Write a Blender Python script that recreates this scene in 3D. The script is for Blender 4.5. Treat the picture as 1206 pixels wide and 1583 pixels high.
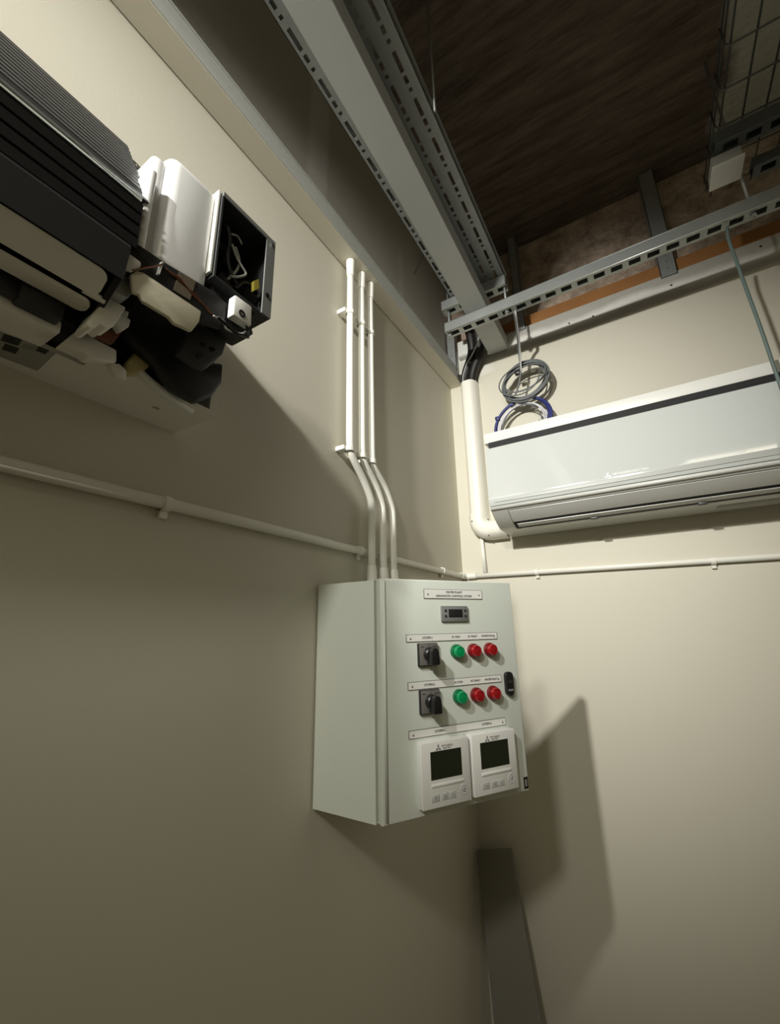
import bpy, bmesh, math, random
from mathutils import Vector, Matrix
random.seed(7)
for o in list(bpy.data.objects): bpy.data.objects.remove(o)
scn = bpy.context.scene
COL = scn.collection

# ------------------------------------------------------------------ camera, light, exposure
F = 647.6524
RC = ((0.85268, 0.52210, -0.01874), (-0.15440, 0.21757, -0.96376), (-0.49910, 0.82467, 0.26613))
EYE = Vector((0.62397, -1.58134, 1.45))
cam = bpy.data.cameras.new('camera'); camo = bpy.data.objects.new('camera', cam); COL.objects.link(camo)
cam.sensor_fit = 'HORIZONTAL'; cam.sensor_width = 36.0; cam.lens = 36.0*F/1206.0
cam.clip_start = 0.02; cam.clip_end = 50
rx, ry, rz = (Vector(r).normalized() for r in RC)
M = Matrix(((rx.x, -ry.x, -rz.x, EYE.x), (rx.y, -ry.y, -rz.y, EYE.y), (rx.z, -ry.z, -rz.z, EYE.z), (0, 0, 0, 1)))
camo.matrix_world = M
scn.camera = camo

w = bpy.data.worlds.new('world'); scn.world = w; w.use_nodes = True
w.node_tree.nodes['Background'].inputs[0].default_value = (0.9, 0.95, 1.0, 1)
w.node_tree.nodes['Background'].inputs[1].default_value = 0.02

# the work lamp: held high beside the left wall, behind the camera, pointed at the corner
LAMP = Vector((0.222, -2.22, 2.455))
sp = bpy.data.lights.new('work_lamp', 'SPOT'); spo = bpy.data.objects.new('work_lamp', sp); COL.objects.link(spo)
spo.location = LAMP
spo.rotation_euler = (Vector((0.20, 0.0, 1.92)) - LAMP).to_track_quat('-Z', 'Y').to_euler()
sp.energy = 190; sp.spot_size = math.radians(64); sp.spot_blend = 1.0; sp.shadow_soft_size = 0.03
sp.color = (1.0, 0.985, 0.92)
sp.use_nodes = True            # wide reflector lamp: softer drop close to the lamp than a bare point
lnt = sp.node_tree; lem = lnt.nodes['Emission']; lfo = lnt.nodes.new('ShaderNodeLightFalloff')
lfo.inputs['Strength'].default_value = 1.27; lfo.inputs['Smooth'].default_value = 1.6; lnt.links.new(lfo.outputs['Quadratic'], lem.inputs['Strength'])
# a second, weaker lamp at the same height further back: it throws the second faint shadow of the door
hp = bpy.data.lights.new('second_lamp', 'SPOT'); hpo = bpy.data.objects.new('second_lamp', hp); COL.objects.link(hpo)
hpo.location = (0.61, -2.60, 2.50)
hpo.rotation_euler = (Vector((0.05, -0.55, 1.66)) - hpo.location).to_track_quat('-Z', 'Y').to_euler()
hp.energy = 62; hp.spot_size = math.radians(60); hp.spot_blend = 1.0; hp.shadow_soft_size = 0.08; hp.color = (1.0, 0.975, 0.88)
# added fill: unseen area light overhead behind the camera, lifts the shadows
ar = bpy.data.lights.new('fill_light', 'AREA'); aro = bpy.data.objects.new('fill_light', ar); COL.objects.link(aro)
aro.location = (1.3, -2.7, 2.9); ar.shape = 'RECTANGLE'; ar.size = 0.6; ar.size_y = 0.6
ar.energy = 8; ar.color = (1.0, 0.92, 0.72)

vs = scn.view_settings
vs.view_transform = 'Standard'; vs.look = 'None'; vs.gamma = 1.0; vs.use_curve_mapping = False
vs.exposure = 0.0

# ------------------------------------------------------------------ pixel helpers (1206x1583 photograph -> a point at a known depth)
def ray(u, v):
    q = ((u-603)/F, (v-791.5)/F, 1.0)
    return Vector([RC[0][i]*q[0] + RC[1][i]*q[1] + RC[2][i]*q[2] for i in range(3)])
def atx(u, v, x): d = ray(u, v); return EYE + d*((x-EYE.x)/d.x)
def aty(u, v, y): d = ray(u, v); return EYE + d*((y-EYE.y)/d.y)
def atz(u, v, z): d = ray(u, v); return EYE + d*((z-EYE.z)/d.z)

# ------------------------------------------------------------------ materials
def mat(name, col, rough=0.6, metal=0.0, bump=0.0, bscale=60.0, var=0.0, vscale=6.0, coat=0.0, spec=None, trans=0.0):
    m = bpy.data.materials.new(name); m.use_nodes = True
    nt = m.node_tree; b = nt.nodes['Principled BSDF']
    b.inputs['Base Color'].default_value = (*col, 1); b.inputs['Roughness'].default_value = rough
    b.inputs['Metallic'].default_value = metal
    b.inputs['Coat Weight'].default_value = coat
    if spec is not None: b.inputs['Specular IOR Level'].default_value = spec
    if trans: b.inputs['Subsurface Weight'].default_value = trans; b.inputs['Subsurface Radius'].default_value = (.02, .02, .02)
    tc = nt.nodes.new('ShaderNodeTexCoord')
    if var:
        n = nt.nodes.new('ShaderNodeTexNoise'); n.inputs['Scale'].default_value = vscale; n.inputs['Detail'].default_value = 5
        nt.links.new(tc.outputs['Object'], n.inputs['Vector'])
        mx = nt.nodes.new('ShaderNodeMix'); mx.data_type = 'RGBA'
        mx.inputs['A'].default_value = (*[c*(1-var) for c in col], 1); mx.inputs['B'].default_value = (*[min(1, c*(1+var)) for c in col], 1)
        nt.links.new(n.outputs['Fac'], mx.inputs['Factor']); nt.links.new(mx.outputs['Result'], b.inputs['Base Color'])
    if bump:
        n2 = nt.nodes.new('ShaderNodeTexNoise'); n2.inputs['Scale'].default_value = bscale; n2.inputs['Detail'].default_value = 4
        nt.links.new(tc.outputs['Object'], n2.inputs['Vector'])
        bp = nt.nodes.new('ShaderNodeBump'); bp.inputs['Strength'].default_value = bump; bp.inputs['Distance'].default_value = 0.002
        nt.links.new(n2.outputs['Fac'], bp.inputs['Height']); nt.links.new(bp.outputs['Normal'], b.inputs['Normal'])
    return m

WALLC = (0.63, 0.60, 0.505)
MT = {
 'wall': mat('beige_wall_paint', WALLC, 0.55, bump=0.06, bscale=180, var=0.02, vscale=2),
 'soffit': mat('soffit_paint', (0.74, 0.70, 0.60), 0.6, bump=0.04, bscale=150),
 'trimgrey': mat('grey_edge_angle', (0.52, 0.53, 0.50), 0.5),
 'floor': mat('concrete_floor', (0.36, 0.335, 0.28), 0.8, bump=0.2, bscale=40, var=0.2),
 'panel': mat('pale_grey_powder_coat', (0.76, 0.805, 0.735), 0.36, bump=0.05, bscale=900),
 'black': mat('black_plastic', (0.012, 0.012, 0.013), 0.35),
 'blackm': mat('matt_black', (0.008, 0.008, 0.009), 0.7),
 'darkgrey': mat('dark_grey_plastic', (0.032, 0.034, 0.037), 0.45),
 'darkpan': mat('dark_drain_pan', (0.025, 0.026, 0.028), 0.4, bump=0.03, bscale=400),
 'fin': mat('dark_aluminium_fin', (0.085, 0.088, 0.088), 0.42, metal=0.3, bump=0.15, bscale=500),
 'shiny': mat('polished_tube', (0.65, 0.7, 0.68), 0.2, metal=1.0),
 'steelbox': mat('shaded_sheet_steel', (0.05, 0.052, 0.054), 0.45, metal=0.2),  # electrical box steel, darkened: the shade inside is put into the colour
 'litsteel': mat('lit_sheet_steel', (0.24, 0.25, 0.25), 0.45, metal=0.2),  # same steel, lighter: lamp light on the box's right wall as colour
 'whitepl': mat('white_plastic', (0.80, 0.80, 0.76), 0.35),
 'creampl': mat('cream_plastic', (0.86, 0.84, 0.77), 0.5),
 'cover': mat('milky_plastic_cover', (0.86, 0.86, 0.87), 0.28, bump=0.02, bscale=30, trans=0.15),
 'pvc': mat('white_pvc', (0.86, 0.85, 0.78), 0.35),
 'ductpvc': mat('ivory_duct_plastic', (0.85, 0.83, 0.75), 0.4),
 'gloss': mat('glossy_white_panel', (0.60, 0.625, 0.61), 0.08, coat=0.6, bump=0.015, bscale=5),
 'acwhite': mat('air_conditioner_white', (0.66, 0.665, 0.63), 0.3),
 'acgrey': mat('air_conditioner_bevel', (0.42, 0.43, 0.41), 0.35),
 'galv': mat('galvanised_steel', (0.38, 0.40, 0.39), 0.42, metal=0.6, var=0.12, vscale=30),
 'galvd': mat('dull_galvanised_steel', (0.33, 0.345, 0.34), 0.5, metal=0.5, var=0.15, vscale=30),
 'lip': mat('highlit_zinc_edge', (0.75, 0.77, 0.74), 0.3, metal=0.7),
 'trunk': mat('grey_trunking', (0.45, 0.465, 0.45), 0.5, metal=0.25, var=0.03, vscale=4),
 'wire': mat('zinc_wire', (0.10, 0.105, 0.10), 0.4, metal=0.5),
 'darkch': mat('dark_channel_steel', (0.12, 0.13, 0.135), 0.5, metal=0.4, var=0.15, vscale=30),  # darker tone for the channels under the mesh basket
 'foam': mat('cream_foam', (0.62, 0.58, 0.45), 0.85, bump=0.1, bscale=200),
 'yfoam': mat('yellowed_sponge', (0.50, 0.42, 0.20), 0.9, bump=0.3, bscale=150),
 'lagging': mat('black_pipe_lagging', (0.010, 0.009, 0.008), 0.55, bump=0.2, bscale=120),
 'greycab': mat('grey_cable', (0.13, 0.14, 0.145), 0.45),
 'palecab': mat('pale_grey_cable', (0.45, 0.45, 0.43), 0.45),
 'bluecab': mat('blue_cable', (0.006, 0.014, 0.13), 0.4),
 'whitecab': mat('white_cable', (0.62, 0.62, 0.68), 0.45),
 'greencab': mat('grey_green_cable', (0.13, 0.18, 0.17), 0.45),
 'copper': mat('brown_wire', (0.14, 0.045, 0.02), 0.4),
 'timber': mat('orange_timber', (0.34, 0.15, 0.045), 0.75, bump=0.1, bscale=60, var=0.25, vscale=9),
 'plank': mat('grey_board', (0.20, 0.19, 0.165), 0.6, bump=0.05, bscale=80, var=0.06),
 'plate': mat('white_label_laminate', (0.93, 0.93, 0.89), 0.4),
 'plateedge': mat('dark_label_edge', (0.05, 0.05, 0.045), 0.5),
 'ink': mat('black_print', (0.02, 0.02, 0.02), 0.6),
 'inkgrey': mat('grey_print', (0.25, 0.25, 0.24), 0.6),
 'swplate': mat('silver_switch_plate', (0.30, 0.29, 0.28), 0.4, metal=0.5),
 'dispgrey': mat('grey_meter_bezel', (0.22, 0.225, 0.22), 0.45),
 'greenlens': mat('green_lens', (0.0, 0.30, 0.10), 0.15, coat=0.5),
 'greenring': mat('dark_green_bezel', (0.0, 0.14, 0.05), 0.3),
 'redlens': mat('red_lens', (0.34, 0.008, 0.012), 0.15, coat=0.5),
 'redring': mat('dark_red_bezel', (0.17, 0.008, 0.010), 0.3),
 'ctrl': mat('controller_white', (0.92, 0.92, 0.89), 0.35),
 'lcd': mat('dark_lcd', (0.022, 0.026, 0.015), 0.12),
 'btn': mat('controller_button', (0.62, 0.63, 0.62), 0.5),
 'sticker': mat('grey_rating_sticker', (0.34, 0.33, 0.29), 0.5),
 'brownst': mat('dark_brown_sticker', (0.025, 0.012, 0.008), 0.35),
 'steelscrew': mat('steel_screw', (0.35, 0.35, 0.34), 0.35, metal=0.8),
 'yellow': mat('yellow_sleeve', (0.45, 0.38, 0.06), 0.5),
 'tape': mat('clear_brown_tape', (0.16, 0.13, 0.10), 0.15),
}

def coord_mask(nt, axis, lo, hi, soft=0.004, noise=0.0, nscale=8):
    """0..1 mask: 1 where lo < object coordinate < hi; edges may wander with noise"""
    tc = nt.nodes.new('ShaderNodeTexCoord'); sx = nt.nodes.new('ShaderNodeSeparateXYZ')
    nt.links.new(tc.outputs['Object'], sx.inputs[0]); src = sx.outputs[axis]
    if noise:
        n = nt.nodes.new('ShaderNodeTexNoise'); n.inputs['Scale'].default_value = nscale; n.inputs['Detail'].default_value = 3
        nt.links.new(tc.outputs['Object'], n.inputs['Vector'])
        a = nt.nodes.new('ShaderNodeMath'); a.operation = 'MULTIPLY_ADD'; a.inputs[1].default_value = noise*2; a.inputs[2].default_value = -noise
        nt.links.new(n.outputs['Fac'], a.inputs[0])
        b = nt.nodes.new('ShaderNodeMath'); b.operation = 'ADD'
        nt.links.new(src, b.inputs[0]); nt.links.new(a.outputs[0], b.inputs[1]); src = b.outputs[0]
    def step(a0, b0, f0, t0):
        r = nt.nodes.new('ShaderNodeMapRange'); r.inputs['From Min'].default_value = a0; r.inputs['From Max'].default_value = b0
        r.inputs['To Min'].default_value = f0; r.inputs['To Max'].default_value = t0
        nt.links.new(src, r.inputs['Value']); return r.outputs['Result']
    u = step(lo-soft, lo+soft, 0, 1); d = step(hi-soft, hi+soft, 1, 0)
    mm = nt.nodes.new('ShaderNodeMath'); mm.operation = 'MULTIPLY'
    nt.links.new(u, mm.inputs[0]); nt.links.new(d, mm.inputs[1]); return mm.outputs[0]
def layer(m, masks, col):
    nt = m.node_tree; b = nt.nodes['Principled BSDF']; inp = b.inputs['Base Color']
    fac = masks[0]
    for k in masks[1:]:
        q = nt.nodes.new('ShaderNodeMath'); q.operation = 'MULTIPLY'; nt.links.new(fac, q.inputs[0]); nt.links.new(k, q.inputs[1]); fac = q.outputs[0]
    mx = nt.nodes.new('ShaderNodeMix'); mx.data_type = 'RGBA'; mx.inputs['B'].default_value = (*col, 1)
    if inp.links: nt.links.new(inp.links[0].from_socket, mx.inputs['A'])
    else: mx.inputs['A'].default_value = inp.default_value
    nt.links.new(fac, mx.inputs['Factor']); nt.links.new(mx.outputs['Result'], inp)

# left wall: beige paint up to the soffit, bare grey board with skimmed joints above it
m = MT['wall_left'] = mat('left_wall_paint', WALLC, 0.6, bump=0.06, bscale=180, var=0.02, vscale=2); nt = m.node_tree
layer(m, [coord_mask(nt, 'Z', 2.50, 9)], (0.52, 0.49, 0.42))
layer(m, [coord_mask(nt, 'Z', 2.50, 9), coord_mask(nt, 'Y', -0.955, -0.872, 0.008, 0.012, 14)], (0.64, 0.61, 0.55))
layer(m, [coord_mask(nt, 'Z', 2.50, 2.86, 0.02), coord_mask(nt, 'Y', -0.455, -0.420, 0.006, 0.012, 14)], (0.58, 0.55, 0.49))
# back wall: paint, then a bare band with white filler along the head
m = MT['wall_back'] = mat('back_wall_paint', WALLC, 0.6, bump=0.06, bscale=180, var=0.02, vscale=2); nt = m.node_tree
layer(m, [coord_mask(nt, 'Z', 2.556, 9, 0.003, 0.006, 5)], (0.46, 0.44, 0.40))
layer(m, [coord_mask(nt, 'Z', 2.585, 2.618, 0.012, 0.03, 6)], (0.78, 0.76, 0.71))
layer(m, [coord_mask(nt, 'X', 0.0, 0.19, 0.02, 0.02, 9), coord_mask(nt, 'Z', 2.50, 9, 0.006, 0.01, 9)], (0.72, 0.70, 0.63))
# concrete slab and rough wall behind the studs
def concrete(name, streak, k=1.0):
    m = mat(name, (0.16, 0.115, 0.085), 0.9); nt = m.node_tree; b = nt.nodes['Principled BSDF']
    tc = nt.nodes.new('ShaderNodeTexCoord'); mp = nt.nodes.new('ShaderNodeMapping')
    mp.inputs['Scale'].default_value = (2.0, 16.0, 4.0) if streak else (9, 9, 9)
    mp.inputs['Rotation'].default_value = (0, 0, -0.25 if streak else 0)
    nt.links.new(tc.outputs['Object'], mp.inputs['Vector'])
    n = nt.nodes.new('ShaderNodeTexNoise'); n.inputs['Scale'].default_value = 2.2; n.inputs['Detail'].default_value = 8; n.inputs['Roughness'].default_value = 0.65
    nt.links.new(mp.outputs[0], n.inputs['Vector'])
    cr = nt.nodes.new('ShaderNodeValToRGB')
    cr.color_ramp.elements[0].position = 0.3; cr.color_ramp.elements[0].color = (0.085*k, 0.062*k, 0.045*k, 1)
    cr.color_ramp.elements[1].position = 0.72; cr.color_ramp.elements[1].color = (0.25*k, 0.20*k, 0.16*k, 1)
    nt.links.new(n.outputs['Fac'], cr.inputs[0]); nt.links.new(cr.outputs[0], b.inputs['Base Color'])
    n2 = nt.nodes.new('ShaderNodeTexNoise'); n2.inputs['Scale'].default_value = 55; n2.inputs['Detail'].default_value = 6
    nt.links.new(tc.outputs['Object'], n2.inputs['Vector'])
    ad = nt.nodes.new('ShaderNodeMath'); ad.operation = 'MULTIPLY_ADD'; ad.inputs[1].default_value = 1.5
    nt.links.new(n.outputs['Fac'], ad.inputs[0]); nt.links.new(n2.outputs['Fac'], ad.inputs[2])
    bp = nt.nodes.new('ShaderNodeBump'); bp.inputs['Strength'].default_value = 0.8; bp.inputs['Distance'].default_value = 0.012
    nt.links.new(ad.outputs[0], bp.inputs['Height']); nt.links.new(bp.outputs['Normal'], b.inputs['Normal'])
    return m
MT['slab'] = concrete('rough_concrete_soffit', True)
layer(MT['slab'], [coord_mask(MT['slab'].node_tree, 'X', 1.09, 9, 0.02, 0.10, 4)], (0.62, 0.62, 0.55))
layer(MT['slab'], [coord_mask(MT['slab'].node_tree, 'X', -9, 0.20, 0.02, 0.08, 5), coord_mask(MT['slab'].node_tree, 'Y', -9, -0.86, 0.02, 0.05, 5)], (0.30, 0.31, 0.28))
MT['rough'] = concrete('rough_concrete_wall', False, 3.0)

# ------------------------------------------------------------------ mesh helpers
def BM(): return bmesh.new()
def add_box(bm, x0, x1, y0, y1, z0, z1, bev=0.0, seg=2):
    r = bmesh.ops.create_cube(bm, size=1.0)
    vs_ = r['verts']
    for v in vs_:
        v.co = Vector((x0 + (v.co.x+.5)*(x1-x0), y0 + (v.co.y+.5)*(y1-y0), z0 + (v.co.z+.5)*(z1-z0)))
    if bev:
        es = list({e for v in vs_ for e in v.link_edges})
        bmesh.ops.bevel(bm, geom=es, offset=bev, segments=seg, affect='EDGES', profile=0.5)
    return bm
def box(*a, **k): return add_box(BM(), *a, **k)
def prism(bm, pts, ext):
    """polygon pts extruded by vector ext"""
    ext = Vector(ext); n = len(pts)
    a = [bm.verts.new(Vector(p)) for p in pts]; b = [bm.verts.new(Vector(p)+ext) for p in pts]
    fs = [bm.faces.new(a), bm.faces.new(b[::-1])]
    for i in range(n): fs.append(bm.faces.new((a[i], b[i], b[(i+1) % n], a[(i+1) % n])))
    bmesh.ops.recalc_face_normals(bm, faces=fs)
    return bm
def bevel_all(bm, off, seg=2, ang=30):
    es = [e for e in bm.edges if len(e.link_faces) == 2 and e.calc_face_angle(0) > math.radians(ang)]
    bmesh.ops.bevel(bm, geom=es, offset=off, segments=seg, affect='EDGES', profile=0.5, clamp_overlap=True)
    return bm
def tube(bm, pts, r, seg=12, closed=False, cap=True):
    pts = [Vector(p) for p in pts]; n = len(pts)
    rad = r if isinstance(r, (list, tuple)) else [r]*n
    def tan(i):
        if closed: return (pts[(i+1) % n]-pts[i-1]).normalized()
        return (pts[min(i+1, n-1)]-pts[max(i-1, 0)]).normalized()
    t = tan(0); up = Vector((0, 0, 1)) if abs(t.z) < .9 else Vector((1, 0, 0))
    nn = t.cross(up).normalized(); rings = []
    for i in range(n):
        t2 = tan(i); nn = (nn - t2*nn.dot(t2)).normalized(); bb = t2.cross(nn)
        rings.append([bm.verts.new(pts[i] + (nn*math.cos(k*2*math.pi/seg) + bb*math.sin(k*2*math.pi/seg))*rad[i]) for k in range(seg)])
    m_ = n if closed else n-1
    for i in range(m_):
        A, B = rings[i], rings[(i+1) % n]
        off = 0
        if closed and i == n-1:
            off = min(range(seg), key=lambda o: (A[0].co-B[o].co).length)
        for k in range(seg):
            bm.faces.new((A[k], A[(k+1) % seg], B[(k+1+off) % seg], B[(k+off) % seg]))
    if cap and not closed:
        bm.faces.new(rings[0][::-1]); bm.faces.new(rings[-1])
    return bm
def smooth_path(pts, sub=8, closed=False):
    pts = [Vector(p) for p in pts]; n = len(pts); out = []
    rng = range(n if closed else n-1)
    for i in rng:
        if closed: p0, p1, p2, p3 = pts[i-1], pts[i], pts[(i+1) % n], pts[(i+2) % n]
        else: p0, p1, p2, p3 = pts[max(i-1, 0)], pts[i], pts[i+1], pts[min(i+2, n-1)]
        for k in range(sub):
            t = k/sub
            out.append(0.5*((2*p1) + (p2-p0)*t + (2*p0-5*p1+4*p2-p3)*t*t + (3*p1-p0-3*p2+p3)*t**3))
    if not closed: out.append(pts[-1])
    return out
def lathe(bm, prof, seg=24, mtx=None):
    """prof [(r, h)] turned about local z"""
    mtx = mtx or Matrix.Identity(4); rings = []
    for r, h in prof:
        if r < 1e-6: rings.append([bm.verts.new(mtx @ Vector((0, 0, h)))])
        else: rings.append([bm.verts.new(mtx @ Vector((r*math.cos(k*2*math.pi/seg), r*math.sin(k*2*math.pi/seg), h))) for k in range(seg)])
    fs = []
    for A, B in zip(rings, rings[1:]):
        if len(A) == 1 and len(B) == 1: continue
        for k in range(seg):
            k2 = (k+1) % seg
            if len(A) == 1: fs.append(bm.faces.new((A[0], B[k2], B[k])))
            elif len(B) == 1: fs.append(bm.faces.new((A[k], A[k2], B[0])))
            else: fs.append(bm.faces.new((A[k], A[k2], B[k2], B[k])))
    bmesh.ops.recalc_face_normals(bm, faces=fs)
    return bm
WM = {}
def fin_mesh(name, bm, material, sharp=35):
    for e in bm.edges:
        e.smooth = not (len(e.link_faces) == 2 and e.calc_face_angle(0) > math.radians(sharp))
    for f_ in bm.faces: f_.smooth = True
    me = bpy.data.meshes.new(name); bm.to_mesh(me); bm.free()
    me.materials.append(material); return me
def obj(name, bm, material, parent=None, local=False, label=None):
    """one mesh object; geometry given in world space unless local"""
    if parent is not None and not local: bm.transform(WM[parent.name].inverted())
    me = fin_mesh(name, bm, MT[material] if isinstance(material, str) else material)
    o = bpy.data.objects.new(name, me); COL.objects.link(o)
    if parent is not None: o.parent = parent
    WM[o.name] = WM[parent.name].copy() if parent is not None else Matrix.Identity(4)
    if label: o['label'] = label
    return o
def tag(o, label, cat, group=None):
    o['label'] = label; o['category'] = cat
    if group: o['group'] = group
    return o
def thing(name, label, cat, loc, group=None):
    o = bpy.data.objects.new(name, None); COL.objects.link(o); o.location = loc; o.empty_display_size = 0.05
    WM[o.name] = Matrix.Translation(Vector(loc)); return tag(o, label, cat, group)
def struct(o): o['kind'] = 'structure'; return o
def rebase(o):
    """put a single-mesh thing's origin at the bottom centre of its mesh"""
    co = [v.co for v in o.data.vertices]
    c = Vector(((min(v.x for v in co)+max(v.x for v in co))/2, (min(v.y for v in co)+max(v.y for v in co))/2, min(v.z for v in co)))
    o.data.transform(Matrix.Translation(-c)); o.location = c; WM[o.name] = Matrix.Translation(c); return o
def text_mesh(s, size, mtx, align='CENTER', ext=0.0002):
    cu = bpy.data.curves.new('t', 'FONT'); cu.body = s; cu.size = size; cu.align_x = align; cu.align_y = 'CENTER'; cu.extrude = ext; cu.resolution_u = 2
    o = bpy.data.objects.new('t', cu); COL.objects.link(o); bpy.context.view_layer.update()
    me = bpy.data.meshes.new_from_object(o.evaluated_get(bpy.context.evaluated_depsgraph_get()))
    bm = BM(); bm.from_mesh(me); bpy.data.objects.remove(o); bpy.data.curves.remove(cu); bpy.data.meshes.remove(me)
    bm.transform(mtx); return bm

# ------------------------------------------------------------------ the setting
SLAB = 3.15; XR = 2.5; YF = -3.4; SOF = 2.481
struct(obj('floor', box(-0.1, XR+.1, YF-.1, 0.2, -0.1, 0), 'floor'))
struct(obj('wall_left', box(-0.1, 0, YF, 0.12, 0, SLAB), 'wall_left'))
wb = struct(obj('wall_back', box(0, XR, 0, 0.013, 0, 2.66), 'wall_back'))
struct(obj('wall_behind', box(0, XR, 0.078, 0.18, 2.3, SLAB), 'rough'))
struct(obj('wall_right', box(XR, XR+.1, YF, 0.12, 0, SLAB), 'wall'))
struct(obj('wall_front', box(-0.1, XR+.1, YF-.1, YF, 0, SLAB), 'wall'))
struct(obj('ceiling', box(-0.1, XR+.1, YF-.1, 0.2, SLAB, SLAB+.15), 'slab'))
t1 = struct(obj('trim_1', box(0.0022, 0.056, YF, -0.0005, SOF, SOF+.012), 'soffit'))      # plasterboard strip left from the ceiling
angle = BM(); add_box(angle, 0.056, 0.0585, YF, -0.055, SOF+.002, SOF+.046); add_box(angle, 0.0535, 0.061, YF, -0.055, SOF+.046, SOF+.052)
obj('edge_angle', angle, 'trimgrey', t1)
struct(obj('trim_2', box(0.0, XR, 0.016, 0.075, 2.60, 2.722), 'timber'))                 # timber plate behind the head of the board
for (u, v) in ((917, 489), (1038, 441), (1176, 381), (880, 500)):
    p = aty(u, v, 0.0)
    obj('screw', lathe(BM(), [(0.0, 0), (0.0035, 0), (0.0035, 0.001), (0.0, 0.0014)], 10, Matrix.Translation(p) @ Matrix.Rotation(math.pi/2, 4, 'X')), 'black', wb)

# ------------------------------------------------------------------ open-fronted air conditioner on the left wall
AC = thing('air_conditioner', 'wall-mounted air conditioner with its front cover removed, fins and wiring exposed', 'air conditioner', (0, -1.8, 1.764))
Y0, YC, YE = -2.36, -1.405, -1.227
def along(prof, y0, y1): # profile in (x,z) run along y
    return prism(BM(), [(x, y0, z) for x, z in prof], (0, y1-y0, 0))
# base with bottom shelf and end plate
b = BM()
add_box(b, 0.0003, 0.079, Y0, YE, 1.764, 1.770)
add_box(b, 0.079, 0.105, -1.395, YE, 1.764, 1.770)
add_box(b, 0.0064, 0.105, YE-.004, YE, 1.770, 1.895)
add_box(b, 0.099, 0.105, YE-.012, YE-.004, 1.770, 1.895)
add_box(b, 0.0003, 0.006, Y0, YE, 1.770, 2.03)
base = obj('chassis', b, 'creampl', AC)
obj('lower_casing', bevel_all(along([(0.079, 1.762), (0.128, 1.760), (0.128, 1.776), (0.079, 1.775)], Y0, -1.437), 0.003, 2), 'creampl', AC)
# rating sticker
q = [atz(u, v, 1.7638) for u, v in ((-40, 497), (86, 546), (58, 573), (-40, 536))]
st = obj('rating_sticker', prism(BM(), q, (0, 0, -0.0005)), 'sticker', AC)
for (a0, a1, b0, b1) in ((6, 34, 516, 527), (38, 58, 531, 538), (8, 30, 531, 541), (60, 76, 536, 543)):
    sl = 0.34
    q = [atz(u, v, 1.7632) for u, v in ((a0, b0+0), (a1, b0+(a1-a0)*sl), (a1-6, b1+(a1-a0)*sl*.8), (a0-5, b1-1))]
    obj('sticker_print', prism(BM(), q, (0, 0, -0.0003)), 'ink' if a0 != 38 else 'inkgrey', st)
mk = atz(240, 631, 1.7636)
obj('embossed_mark', text_mesh('V0', 0.010, Matrix.Translation(mk) @ Matrix.Rotation(math.radians(90), 4, 'Z') @ Matrix.Rotation(math.pi, 4, 'X')), 'sticker', base)
# black outlet cavity and louvre holder
b = along([(0.006, 1.772), (0.128, 1.777), (0.135, 1.815), (0.17, 1.83), (0.198, 1.83), (0.198, 1.88), (0.006, 1.90)], Y0, YC-.004)
obj('outlet_duct', b, 'blackm', AC)
b = BM(); add_box(b, 0.129, 0.140, Y0, -1.455, 1.769, 1.80, 0.002); add_box(b, 0.126, 0.146, -1.480, -1.442, 1.766, 1.79, 0.003)
obj('louvre_rail', b, 'darkgrey', AC)
b = BM(); prism(b, [(0.13, -1.424, 1.768), (0.172, -1.424, 1.788), (0.199, -1.424, 1.808), (0.199, -1.424, 1.87), (0.13, -1.424, 1.87)], (0, .006, 0))
obj('outlet_end_cheek', b, 'black', AC)
# two air flaps
def flap(p0, p1, th, yend, rad):
    (xa, za), (xb, zb) = p0, p1
    d = Vector((xb-xa, 0, zb-za)); n = Vector((-d.z, 0, d.x)).normalized()*th
    pts = [(xa, Y0, za), (xb, Y0, zb), (xb, yend-rad, zb)]
    for k in range(1, 6):
        a = math.pi/2*k/6
        f_ = 1-rad/d.length*(1-math.cos(a)); pts.append((xa+d.x*f_, yend-rad+rad*math.sin(a), za+d.z*f_))
    for k in range(0, 6):
        a = math.pi/2*(1-k/6)
        f_ = rad/d.length*(1-math.cos(a)); pts.append((xa+d.x*f_, yend-rad+rad*math.sin(a), za+d.z*f_))
    pts.append((xa, yend-rad, za))
    return prism(BM(), pts, n)
obj('air_flap', flap((0.1755, 1.7895), (0.1995, 1.8075), 0.004, -1.428, 0.010), 'creampl', AC)
obj('air_flap', flap((0.1485, 1.7835), (0.1690, 1.7845), 0.004, -1.428, 0.008), 'creampl', AC)
obj('flap_pivot', lathe(BM(), [(0, 0), (0.004, 0), (0.004, 0.02), (0, 0.02)], 12, Matrix.Translation((0.1735, -1.440, 1.793)) @ Matrix.Rotation(-math.pi/2, 4, 'X')), 'creampl', AC)
# drain pan front and front coil
obj('drain_pan', along([(0.199, 1.812), (0.2035, 1.8065), (0.2085, 1.846), (0.2055, 1.8515), (0.180, 1.855)], Y0, -1.418), 'darkpan', AC)
prof = [(0.16, 1.855), (0.206, 1.8525)]
for k in range(4):
    z = 1.853 + k*0.0165
    prof += [(0.2060-.0008*k, z), (0.2060-.0008*k, z+0.012), (0.2020-.0008*k, z+0.0125), (0.2020-.0008*k, z+0.016)]
prof += [(0.195, 1.922), (0.16, 1.93)]
obj('front_coil', along(prof, Y0, -1.412), 'black', AC)
obj('polished_tube', tube(BM(), [(0.2015, Y0, 1.9215), (0.2015, -1.414, 1.9215)], 0.0030, 10), 'shiny', AC)
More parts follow.
